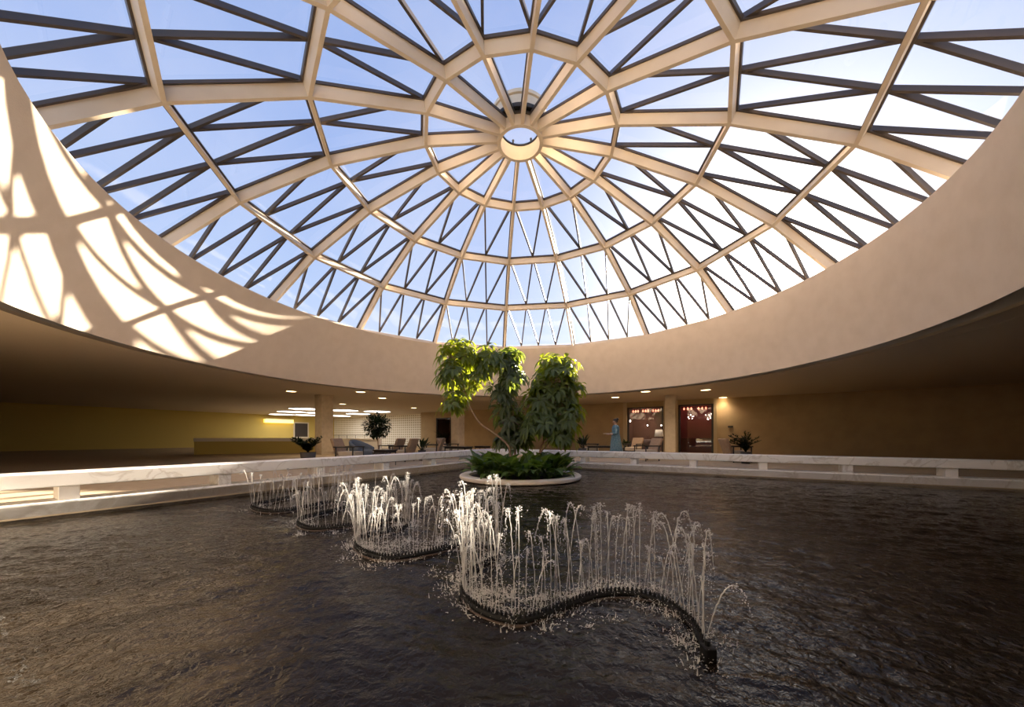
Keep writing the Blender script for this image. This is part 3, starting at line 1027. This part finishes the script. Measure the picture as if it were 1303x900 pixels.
# ================================================================== LOUNGE FURNITURE
def potted(name, label, px, Z, pot_h, pot_r, kind, seed, h):
    root = thing(name, label, 'potted plant', FL(px, Z))
    r = random.Random(seed)
    bm = bmesh.new()
    lathe(bm, [(0, 0), (pot_r * .72, 0), (pot_r, pot_h), (pot_r * .9, pot_h), (pot_r * .86, pot_h - .04), (0, pot_h - .04)], 28)
    obj('pot', bm, 'pot', root, smooth=True)
    if kind == 'bush':
        a, b = bmesh.new(), bmesh.new()
        for i in range(40):
            an = r.uniform(0, 6.28); l = r.uniform(.2, 1) * h
            tip = Vector((math.cos(an) * l * .75, math.sin(an) * l * .75, pot_h + l * r.uniform(.5, .95)))
            mid = Vector((tip.x * .35, tip.y * .35, pot_h + (tip.z - pot_h) * .65))
            q = catmull([Vector((0, 0, pot_h - .03)), mid, tip], 6)
            tube(b, q, .006, 4, False)
            for p in q[4:]:
                for s_ in range(3):
                    d = Vector((r.gauss(0, 1), r.gauss(0, 1), r.uniform(.2, 1)))
                    leaflet(a, p, d, Vector((0, 0, 1)), r.uniform(.07, .12), .026, .5, .15, 3)
        obj('leaves', a, 'leafD', root); obj('stalks', b, 'leafD', root)
    elif kind == 'ball':
        b = bmesh.new()
        cz = pot_h + h * .70
        tube(b, [Vector((.02, 0, pot_h - .04)), Vector((-.01, 0, pot_h + h * .2)), Vector((-.05, 0, cz))], [.022, .018, .012], 8)
        for i in range(14):
            d = Vector((r.gauss(0, 1), r.gauss(0, 1), r.gauss(.2, 1))).normalized() * h * .24
            tube(b, [Vector((-.04, 0, cz - .1)), Vector((-.04, 0, cz)) + d], [.008, .004], 5, False)
        obj('trunk', b, 'bark', root, smooth=True)
        a = bmesh.new()
        R_ = h * .33
        for i in range(1300):
            d = Vector((r.gauss(0, 1), r.gauss(0, 1), r.gauss(0, 1))).normalized()
            p = Vector((-.04, 0, cz)) + Vector((d.x * 1.05, d.y * 1.05, d.z * .95)) * R_ * r.uniform(.35, 1)
            dd = d + Vector((r.gauss(0, .5), r.gauss(0, .5), r.gauss(-.1, .5)))
            leaflet(a, p, dd, Vector((0, 0, 1)), r.uniform(.08, .13), .030, .5, .2, 3)
        obj('leaves', a, 'leafD', root)
    else:
        a, b = rosette(r, 24, h * .35, h * .62, .13, (.9, 2.6), (.4, 1.2), .7)
        for m_ in (a, b): m_.transform(Matrix.Translation((0, 0, pot_h - .05)))
        obj('leaves', a, 'leafD', root); obj('stalks', b, 'leafD', root)
    return root
potted('potted_shrub', 'dark spreading shrub in brown pot behind left railing', 392, 21.5, .46, .21, 'bush', 1, .56)
potted('ball_tree', 'small dark tree with round clipped head before the lattice wall', 481.5, 25, .38, .2, 'ball', 2, 1.28)
potted('potted_aspidistra', 'dark upright leafy plant in black pot beside the paired armchairs', 537, 28.3, .40, .15, 'rosette', 3, .62)
potted('potted_aspidistra', 'dark leafy plant in black pot behind right side of the big tree', 741, 33, .40, .2, 'rosette', 4, .75)
potted('potted_palm', 'green leafy plant in pot at right edge beside the tan armchair', 949, 25, .40, .17, 'bush', 5, .75)
potted('potted_aspidistra', 'small dark plant in pot just right of the person in blue', 796, 38.5, .34, .15, 'rosette', 6, .6)

def make_chair(name, label, loc, rz, back='tan_fabric', seat='cream_fabric', wide=.62):
    root = thing(name, label, 'armchair', loc, rz, 'lounge armchairs')
    w = wide / 2
    obj('seat', bbox(-.30, .34, -w + .05, w - .05, .26, .42, .035, 3), seat, root, smooth=False)
    bm = bmesh.new()
    hexa(bm, [(-.36, -w + .04, .30), (-.22, -w + .04, .30), (-.22, w - .04, .30), (-.36, w - .04, .30), (-.56, -w + .04, .84), (-.46, -w + .04, .86), (-.46, w - .04, .86), (-.56, w - .04, .84)])
    bevel(bm, .03, 3)
    obj('backrest', bm, back, root)
    bm = bmesh.new(); box(bm, -.34, .34, -w + .03, w - .03, .20, .26); bevel(bm, .008)
    obj('seat_frame', bm, 'black_wood', root)
    for s_ in (-1, 1):
        y = s_ * (w + .0)
        bm = bmesh.new(); box(bm, -.38, .36, y - .03, y + .03, .545, .585); bevel(bm, .01, 2)
        obj('armrest', bm, 'black_wood', root)
        for x in (-.30, .31):
            bm = bmesh.new()
            tube(bm, [Vector((x, y, 0)), Vector((x, y, .55))], [.018, .024], 8)
            obj('leg', bm, 'black_wood', root, smooth=True)
    return root
ch = make_chair('lounge_armchair', 'tan leather armchair right beside the left pillar, seen from behind', FL(445, 25.0), YAW + .40)
g = 'lounge armchairs'
dup(ch, FL(497, 29.5), PI - .30, 'tan armchair right of the ball tree, left one of a pair', g)
dup(ch, FL(512, 27.3), PI - .25, 'tan armchair left of the upright potted plant, right one of a pair', g)
dup(ch, FL(549, 31.5), YAW + PI + .5, 'brown armchair right of the upright potted plant, before the dark framed window', g)
dup(ch, FL(571, 34.5), YAW + .1, 'tan armchair directly left of the middle pillar', g)
dup(ch, FL(752, 35), YAW + .25, 'tan armchair between big tree and low table', g)
dup(ch, FL(823, 28.0), YAW + PI + .9, 'brown armchair in front of the left dining opening, seen from behind', g)
dup(ch, FL(938, 26.5), YAW + .5, 'tan armchair at right edge next to the green plant', g)
dup(ch, FL(806, 35), YAW + PI / 2 + 2.9, 'grey armchair far back before left dining opening', g)
# round tub chair
tub = thing('tub_chair', 'slate grey round tub chair behind the left tan armchair', 'armchair', FL(462, 28), YAW + PI + .3)
bm = bmesh.new()
n = 20; rr = []
for k in range(n + 1):
    a = -1.9 + 3.8 * k / n
    hh = .50 + .30 * max(0, math.cos(a * .8)) ** 1.2
    c = Vector((math.cos(a), math.sin(a), 0))
    rr.append([bm.verts.new(c * q + Vector((0, 0, z))) for q, z in ((.46, .12), (.50, hh - .04), (.47, hh), (.41, hh), (.38, hh - .04), (.36, .12))])
for a, b in zip(rr, rr[1:]):
    for j in range(6): bm.faces.new([a[j], b[j], b[(j + 1) % 6], a[(j + 1) % 6]])
bm.faces.new(rr[0]); bm.faces.new(list(reversed(rr[-1]))); bmesh.ops.recalc_face_normals(bm, faces=bm.faces)
obj('shell', bm, 'blue_fabric', tub, smooth=True)
bm = bmesh.new(); lathe(bm, [(0, .14), (.35, .14), (.37, .2), (.37, .38), (.33, .43), (0, .44)], 28); obj('seat', bm, 'blue_fabric', tub, smooth=True)
for a in (.8, 2.35, -.8, -2.35):
    bm = bmesh.new(); q = Vector((math.cos(a) * .33, math.sin(a) * .33, 0)); tube(bm, [q, q + Vector((0, 0, .15))], [.014, .02], 8); obj('leg', bm, 'black_wood', tub)

def table(label, loc, rz, L=.9, w=.5, h=.45):
    root = thing('low_table', label, 'table', loc, rz, 'low lounge tables')
    obj('table_top', bbox(-L / 2, L / 2, -w / 2, w / 2, h - .04, h, .008), 'black_wood', root)
    obj('apron', bbox(-L / 2 + .04, L / 2 - .04, -w / 2 + .04, w / 2 - .04, h - .09, h - .04, .005), 'black_wood', root)
    for sx in (-1, 1):
        for sy in (-1, 1):
            bm = bmesh.new(); q = Vector((sx * (L / 2 - .06), sy * (w / 2 - .06), 0))
            tube(bm, [q, q + Vector((0, 0, h - .05))], [.016, .024], 8); obj('leg', bm, 'black_wood', root)
    return root
tb0 = table('low dark wooden table below the middle pillar', FL(583, 31), YAW, 1.2, .55, .50)
dup(tb0, FL(764, 33.4), YAW + .4, 'low dark wooden table left of the person in blue', 'low lounge tables')
dup(tb0, FL(614, 33.0), YAW, 'small dark side table seen behind the bare curving stem', 'low lounge tables', (.5, .8, 1))
dup(tb0, FL(490, 23.6), YAW, 'low dark wooden table under the ball tree, left of the paired armchairs', 'low lounge tables', (.55, .8, 1))

lamp = thing('floor_lamp', 'standing lamp with pale linen shade left of the right pillar', 'lamp', FL(838.5, 34))
bm = bmesh.new(); lathe(bm, [(0, 0), (.15, 0), (.15, .02), (.03, .04), (0, .04)], 24); obj('base', bm, 'metal_dark', lamp, smooth=True)
bm = bmesh.new(); tube(bm, [Vector((0, 0, .03)), Vector((0, 0, 1.2))], .012, 8); obj('pole', bm, 'metal_dark', lamp)
bm = bmesh.new(); lathe(bm, [(.20, .92), (.15, 1.24), (.145, 1.24), (.195, .92)], 28, closed=True); obj('lamp_shade', bm, 'shade', lamp, smooth=True)

# stair wall with handrail, reception counter
def tnthing(name, label, cat): return thing(name, label, cat, (0, 0, 0))
hw = tnthing('half_wall', 'white half wall with thin handrail below the lattice wall', 'wall')
def at_px(px, Z): v = P(px, HZ, Z); return v.dot(TD) / S, v.dot(ND) / S
t_a, n_a = at_px(424, 46); t_b = t_a + 0
t_c, n_c = at_px(484, 38)
a = FL(418, 40); b = FL(484, 36)
dr = (b - a).normalized(); sd = Vector((-dr.y, dr.x, 0))
bm = bmesh.new(); bar(bm, a, b, sd, Vector((0, 0, 1)), .16, .78); obj('panel', bm, 'white', hw)
bm = bmesh.new(); bar(bm, a + Vector((0, 0, .78)), b + Vector((0, 0, .78)), sd, Vector((0, 0, 1)), .24, .04); obj('coping', bm, 'white', hw)
hr = thing('handrail', 'thin dark metal handrail standing on the white half wall', 'handrail', a)
bm = bmesh.new(); tube(bm, [Vector((0, 0, .99)), b - a + Vector((0, 0, .99))], .012, 8); obj('rail', bm, 'metal_dark', hr)
for k in range(6):
    q = (b - a) * ((k + .3) / 6)
    bm = bmesh.new(); tube(bm, [q + Vector((0, 0, .82)), q + Vector((0, 0, .99))], .009, 6); obj('baluster', bm, 'metal_dark', hr)
ct = thing('reception_counter', 'long pale counter before the yellow wall at far left', 'counter', (0, 0, 0))
a = FL(250, 38); b = FL(402, 42)
dr = (b - a).normalized(); sd = Vector((-dr.y, dr.x, 0))
bm = bmesh.new(); bar(bm, a, b, sd, Vector((0, 0, 1)), .5, .66); obj('body', bm, 'yellow_wall', ct)
bm = bmesh.new(); bar(bm, a + Vector((0, 0, .66)), b + Vector((0, 0, .66)), sd, Vector((0, 0, 1)), .62, .18); obj('worktop', bm, 'white', ct)
# dark doorway and cove lamp on the yellow wall
def on_left(px, z, off=.0):
    k = (px - CX) / F
    Z = T0 / (k * TD.x + TD.y)
    v = P(px, HZ, Z) + TD * off; v.z = z
    return v
dd = thing('framed_picture', 'dark square picture hanging on the yellow wall at far left', 'picture', (0, 0, 0))
p, q = on_left(374.5, 0, .04), on_left(391, 0, .04)
zz = lambda py, Z: CZ + (HZ - py) / F * Z * S
Zp = on_left(383, 0).y / S
z0, z1 = zz(556, Zp), zz(539, Zp)
bm = bmesh.new(); bar(bm, p + Vector((0, 0, z0)), q + Vector((0, 0, z0)), TD, Vector((0, 0, 1)), .06, z1 - z0); obj('canvas', bm, 'door_dark', dd)
bm = bmesh.new()
dd_ = (q - p).normalized() * .12
for A, B, h in ((p - dd_, q + dd_, z0 - .12), (p - dd_, q + dd_, z1)):
    bar(bm, A + Vector((0, 0, h)), B + Vector((0, 0, h)), TD, Vector((0, 0, 1)), .12, .12)
for A in (p - dd_ * .5, q + dd_ * .5):
    bar(bm, A - dd_ * .5 + Vector((0, 0, z0)), A + dd_ * .5 + Vector((0, 0, z0)), TD, Vector((0, 0, 1)), .12, z1 - z0)
obj('frame', bm, 'trim', dd)
cv = thing('cove_light', 'glowing yellow cove light strip high on the yellow wall', 'light', (0, 0, 0))
p, q = on_left(335, 0, .25), on_left(371, 0, .25)
z1 = zz(535, Zp)
bm = bmesh.new(); bar(bm, p + Vector((0, 0, z1 - .36)), q + Vector((0, 0, z1 - .36)), TD, Vector((0, 0, 1)), .3, .34); obj('diffuser', bm, 'cove_on', cv)
bm = bmesh.new(); bar(bm, p + Vector((0, 0, z1 - .02)), q + Vector((0, 0, z1 - .02)), TD, Vector((0, 0, 1)), .36, .08); obj('housing', bm, 'trim', cv)

# ================================================================== DINING ROOM OPENINGS
def opening(idx, t0, t1, z1, red):
    """window with frame, glass, a dim room behind and things in it"""
    bm = bmesh.new(); f = .22
    tnbox(bm, t0, t0 + f, N1 + .1, N1 + .4, 0, z1); tnbox(bm, t1 - f, t1, N1 + .1, N1 + .4, 0, z1)
    tnbox(bm, t0, t1, N1 + .1, N1 + .4, z1 - .08, z1)
    o = struct('window_%d' % idx, bm, 'door_dark')
    bm = bmesh.new(); bm.faces.new([bm.verts.new(v) for v in (TN(t0, N1 + .3, 0), TN(t1, N1 + .3, 0), TN(t1, N1 + .3, z1), TN(t0, N1 + .3, z1))])
    g = obj('window_pane', bm, 'darkglass', o)
    bm = bmesh.new()
    tnbox(bm, t0 - .3, t1 + .3, N1 + 3.3, N1 + 3.5, 0, CEIL); tnbox(bm, t0 - .4, t0, N1 + .5, N1 + 3.5, 0, CEIL); tnbox(bm, t1, t1 + .4, N1 + .5, N1 + 3.5, 0, CEIL)
    struct('wall_dining_%d' % idx, bm, 'dining_red' if red else 'dining_dark')
opening(1, te, tf, 2.52, False)
opening(2, ta, tb, 2.72, False)
opening(3, tc_, td, 2.76, True)
for nm, (t0, t1, z1), lab in (('left', (ta, tb, 2.72), 'string of small red bulbs along top of the left dining opening'), ('right', (tc_, td, 2.76), 'string of small red bulbs along top of the right dining opening')):
    ro = thing('string_lights', lab, 'string lights', TN(t0, N1 + .9, z1 - .1), YAW)
    Lw = (t1 - t0) * S
    bm = bmesh.new(); tube(bm, [Vector((Lw * k / 12, 0, -.04 * math.sin(k % 4 / 4 * PI))) for k in range(13)], .012, 6); obj('cable', bm, 'black_wood', ro)
    nb = 9 if nm == 'left' else 6
    for k in range(nb):
        x = Lw * (.08 + .84 * (k // 3 * 3 + .5 + (k % 3) * .75) / nb)
        bm = bmesh.new(); lathe(bm, [(0, -.19), (.035, -.17), (.05, -.13), (.03, -.07), (.018, -.04), (0, -.03)], 10, (x, 0, 0)); obj('bulb', bm, 'bulb_red', ro, smooth=True)
        l_ = None
for px, py, rad, t_off, lab in ((801.6, 536, .07, 1.0, 'small glowing globe lamp at upper left inside left dining opening'), (824, 541.5, .045, 1.6, 'tiny lit candle lamp in middle of left dining opening'), (841.5, 541.5, .045, 1.6, 'tiny lit candle lamp at right side of left dining opening')):
    k = (px - CX) / F
    Z = (N1 + t_off) / (k * -TD.y + TD.x)
    c = P(px, py, Z)
    ro = thing('hanging_globe', lab, 'lamp', c)
    bm = bmesh.new(); lathe(bm, [(0, -rad), (rad * .7, -rad * .7), (rad, 0), (rad * .7, rad * .7), (0, rad)], 12); obj('globe', bm, 'bulb_white', ro, smooth=True)
    bm = bmesh.new(); tube(bm, [Vector((0, 0, rad)), Vector((0, 0, CEIL - c.z))], .006, 6); obj('cord', bm, 'black_wood', ro)
def starlamp(px, py, rad, lab, n):
    k = (px - CX) / F
    Z = (N1 + 1.6) / (k * -TD.y + TD.x)
    c = P(px, py, Z)
    ro = thing('star_chandelier', lab, 'chandelier', c)
    r_ = random.Random(int(px))
    for i in range(n):
        d = Vector((r_.gauss(0, 1), r_.gauss(0, 1), r_.gauss(0, 1))).normalized() * rad
        bm = bmesh.new(); tube(bm, [Vector((0, 0, 0)), d], .006, 5); obj('arm', bm, 'metal_dark', ro)
        bm = bmesh.new(); drop(bm, d, .03); obj('bulb', bm, 'bulb_white', ro)
    bm = bmesh.new(); tube(bm, [Vector((0, 0, 0)), Vector((0, 0, CEIL - c.z))], .008, 6); obj('rod', bm, 'metal_dark', ro)
starlamp(879, 530.5, .14, 'bright starry chandelier in middle of right dining opening', 9)
starlamp(902, 530, .18, 'spiky starry chandelier at right of right dining opening', 10)
bm = bmesh.new(); tnbox(bm, tc_ + .25, td - .25, N1 + .8, N1 + .95, 0, .82)
tag(obj('room_divider', bm, 'red_panel'), 'dark red low panel standing across the right dining opening', 'panel')
for (t, lab) in ((tc_ + 1.0, 'grey-clothed dining table at left inside right dining opening'), (td - 1.0, 'grey-clothed dining table at right inside right dining opening'), (ta + 2.2, 'grey-clothed dining table inside left dining opening')):
    ro = thing('dining_table', lab, 'table', TN(t, N1 + 2.0, 0), YAW)
    bm = bmesh.new(); lathe(bm, [(0, .74), (.36, .74), (.375, .72), (.38, .35), (.365, .35), (.355, .70), (0, .72)], 24); obj('tablecloth', bm, 'table_cloth', ro, smooth=True)
    bm = bmesh.new(); lathe(bm, [(0, 0), (.25, 0), (.25, .03), (.05, .06), (.05, .72), (0, .72)], 20); obj('pedestal', bm, 'black_wood', ro, smooth=True)
potted('potted_palm', 'green leafy plant added behind glass of the dark framed window as its reflected foliage', 564, 62.5, .5, .22, 'bush', 9, 1.1)  # plant added behind the pane to imitate a reflection of plants
# small wall sign by the right opening
k = (929.5 - CX) / F; Z = N1 / (k * -TD.y + TD.x)
c = P(929.5, 543.2, Z)
pq = thing('wall_plaque', 'small dark plaque on the wall right of right dining opening', 'plaque', c, YAW)
obj('plate', bbox(-.12, .12, -.03, .0, -.05, .05, .006), 'metal_dark', pq)

# ================================================================== PERSON IN BLUE
def skin_mesh(name, verts, edges, radii, m, parent, sub=2, root_i=0):
    me = bpy.data.meshes.new(name)
    me.from_pydata([Vector(v) for v in verts], edges, [])
    o = bpy.data.objects.new(name, me); C.objects.link(o); o.parent = parent
    me.materials.append(M[m])
    md = o.modifiers.new('skin', 'SKIN'); md.use_smooth_shade = True
    for i, r_ in enumerate(radii):
        sv = me.skin_vertices[0].data[i]
        sv.radius = (r_, r_) if isinstance(r_, float) else r_
        sv.use_root = (i == root_i)
    s_ = o.modifiers.new('sub', 'SUBSURF'); s_.levels = sub; s_.render_levels = sub
    return o
pp = FL(783.5, 32.0)
person = thing('person', 'person with dark pinned-up hair in long blue patterned dress, facing left and holding white papers', 'person', pp, PI)   # local +x faces the photo's left
V = [(0, 0, .90), (0, 0, 1.06), (0, 0, 1.22), (.0, 0, 1.36), (.01, 0, 1.43), (.03, 0, 1.49), (.045, 0, 1.555), (.03, 0, 1.61),
     (0, .10, 1.35), (.0, .17, 1.31), (.02, .20, 1.06), (.22, .16, 1.02), (.29, .14, 1.02),
     (0, -.10, 1.35), (.0, -.17, 1.31), (.02, -.20, 1.06), (.22, -.12, 1.03), (.29, -.10, 1.03),
     (0, .09, .86), (.03, .10, .48), (.0, .10, .09), (.12, .11, .045),
     (0, -.09, .86), (-.02, -.10, .48), (-.08, -.10, .09), (.04, -.11, .045)]
E_ = [(0, 1), (1, 2), (2, 3), (3, 4), (4, 5), (5, 6), (6, 7), (3, 8), (8, 9), (9, 10), (10, 11), (11, 12), (3, 13), (13, 14), (14, 15), (15, 16), (16, 17), (0, 18), (18, 19), (19, 20), (20, 21), (0, 22), (22, 23), (23, 24), (24, 25)]
Rd = [(.12, .15), (.11, .13), (.12, .15), (.10, .13), .052, .060, .088, .075, .065, .05, .038, .028, .034, .065, .05, .038, .028, .034, .085, .058, .038, .035, .085, .058, .038, .035]
body = skin_mesh('body', V, E_, Rd, 'skin', person)
# fingers: short bent chains on both hands
for s_, hx, hy, hz in ((1, .29, .14, 1.02), (-1, .29, -.10, 1.03)):
    for f_ in range(5):
        oy = (f_ - 1.5) * .019 if f_ < 4 else -s_ * .03
        L = (.070, .080, .075, .058, .05)[f_]
        b_ = Vector((hx + (.02 if f_ < 4 else -.01), hy + oy, hz))
        vs = [b_, b_ + Vector((L * .5, 0 if f_ < 4 else -s_ * .012, .004)), b_ + Vector((L * .85, 0, -.018)), b_ + Vector((L, 0, -.036))]
        skin_mesh('finger', vs, [(0, 1), (1, 2), (2, 3)], [.010, .0095, .009, .007], 'skin', person, 1)
# face
bm = bmesh.new()
tube(bm, [Vector((.125, 0, 1.575)), Vector((.148, 0, 1.545)), Vector((.128, 0, 1.535))], [.008, .014, .010], 8); obj('nose', bm, 'skin', person, smooth=True)
for y in (-.034, .034):
    bm = bmesh.new(); lathe(bm, [(0, -.010), (.010, 0), (0, .010)], 8, (.122, y, 1.572)); obj('eye', bm, 'shoe', person)
bm = bmesh.new(); tube(bm, [Vector((.118, -.024, 1.512)), Vector((.130, 0, 1.513)), Vector((.118, .024, 1.512))], .006, 6); obj('mouth', bm, 'red_panel', person)
for y in (-.086, .086):
    bm = bmesh.new(); tube(bm, [Vector((.03, y, 1.525)), Vector((.015, y * 1.1, 1.55)), Vector((.025, y * 1.08, 1.58))], [.008, .014, .010], 6); obj('ear', bm, 'skin', person, smooth=True)
# hair with a bun
bm = bmesh.new()
bmesh.ops.create_uvsphere(bm, u_segments=24, v_segments=14, radius=.108)
bm.transform(Matrix.Translation((.015, 0, 1.60)) @ Matrix.Diagonal((1.05, .98, 1.0, 1)))
for v in list(bm.verts):
    if v.co.x > .085 and v.co.z < 1.615: v.co.x = .06
    if v.co.z < 1.52: v.co.z = 1.52
obj('hair', bm, 'hair', person, smooth=True)
bm = bmesh.new(); bmesh.ops.create_uvsphere(bm, u_segments=16, v_segments=10, radius=.058); bm.transform(Matrix.Translation((-.07, 0, 1.675))); obj('hair_bun', bm, 'hair', person, smooth=True)
# long dress: shaped torso and skirt
bm = bmesh.new()
prof = [(.075, .075, 1.425), (.135, .185, 1.37), (.165, .20, 1.25), (.15, .17, 1.10), (.18, .19, .95), (.22, .22, .70), (.26, .25, .40), (.31, .28, .14), (.30, .27, .13)]
n = 32; rr = []
for i, (rx, ry, z) in enumerate(prof):
    ring = []
    for k in range(n):
        a_ = 2 * PI * k / n
        w_ = 1 + (.05 * math.sin(7 * a_) * max(0, (1.0 - z)) if z < 1 else 0)
        ring.append(bm.verts.new((rx * math.cos(a_) * w_ - .02 * (z < .5), ry * math.sin(a_) * w_, z)))
    rr.append(ring)
for a_, b_ in zip(rr, rr[1:]):
    for k in range(n): bm.faces.new([a_[k], b_[k], b_[(k + 1) % n], a_[(k + 1) % n]])
bmesh.ops.recalc_face_normals(bm, faces=bm.faces)
obj('dress', bm, 'dress', person, smooth=True)
for s_, el, wr in ((1, (.02, .20, 1.06), (.17, .17, 1.03)), (-1, (.02, -.20, 1.06), (.17, -.13, 1.04))):
    bm = bmesh.new()
    tube(bm, [Vector((0, s_ * .12, 1.36)), Vector((0, s_ * .18, 1.30)), Vector(el), Vector(wr)], [.075, .078, .066, .062], 14)
    obj('sleeve', bm, 'dress', person, smooth=True)
for x, y in ((.08, .11), (.0, -.11)):
    bm = bbox(x - .13, x + .13, y - .045, y + .045, 0.0, .075, .025, 2); obj('shoe', bm, 'shoe', person, smooth=True)
pap = thing('paper_sheaf', 'white papers held out in front of the person in blue', 'paper', pp + Vector((-.41, -.02, 1.045)), .1)
obj('sheet', bbox(-.12, .10, -.10, .10, -.006, .006, .002), 'paper', pap)
bm = bmesh.new(); box(bm, -.11, .09, -.09, .09, .006, .009); obj('cover', bm, 'paper', pap)
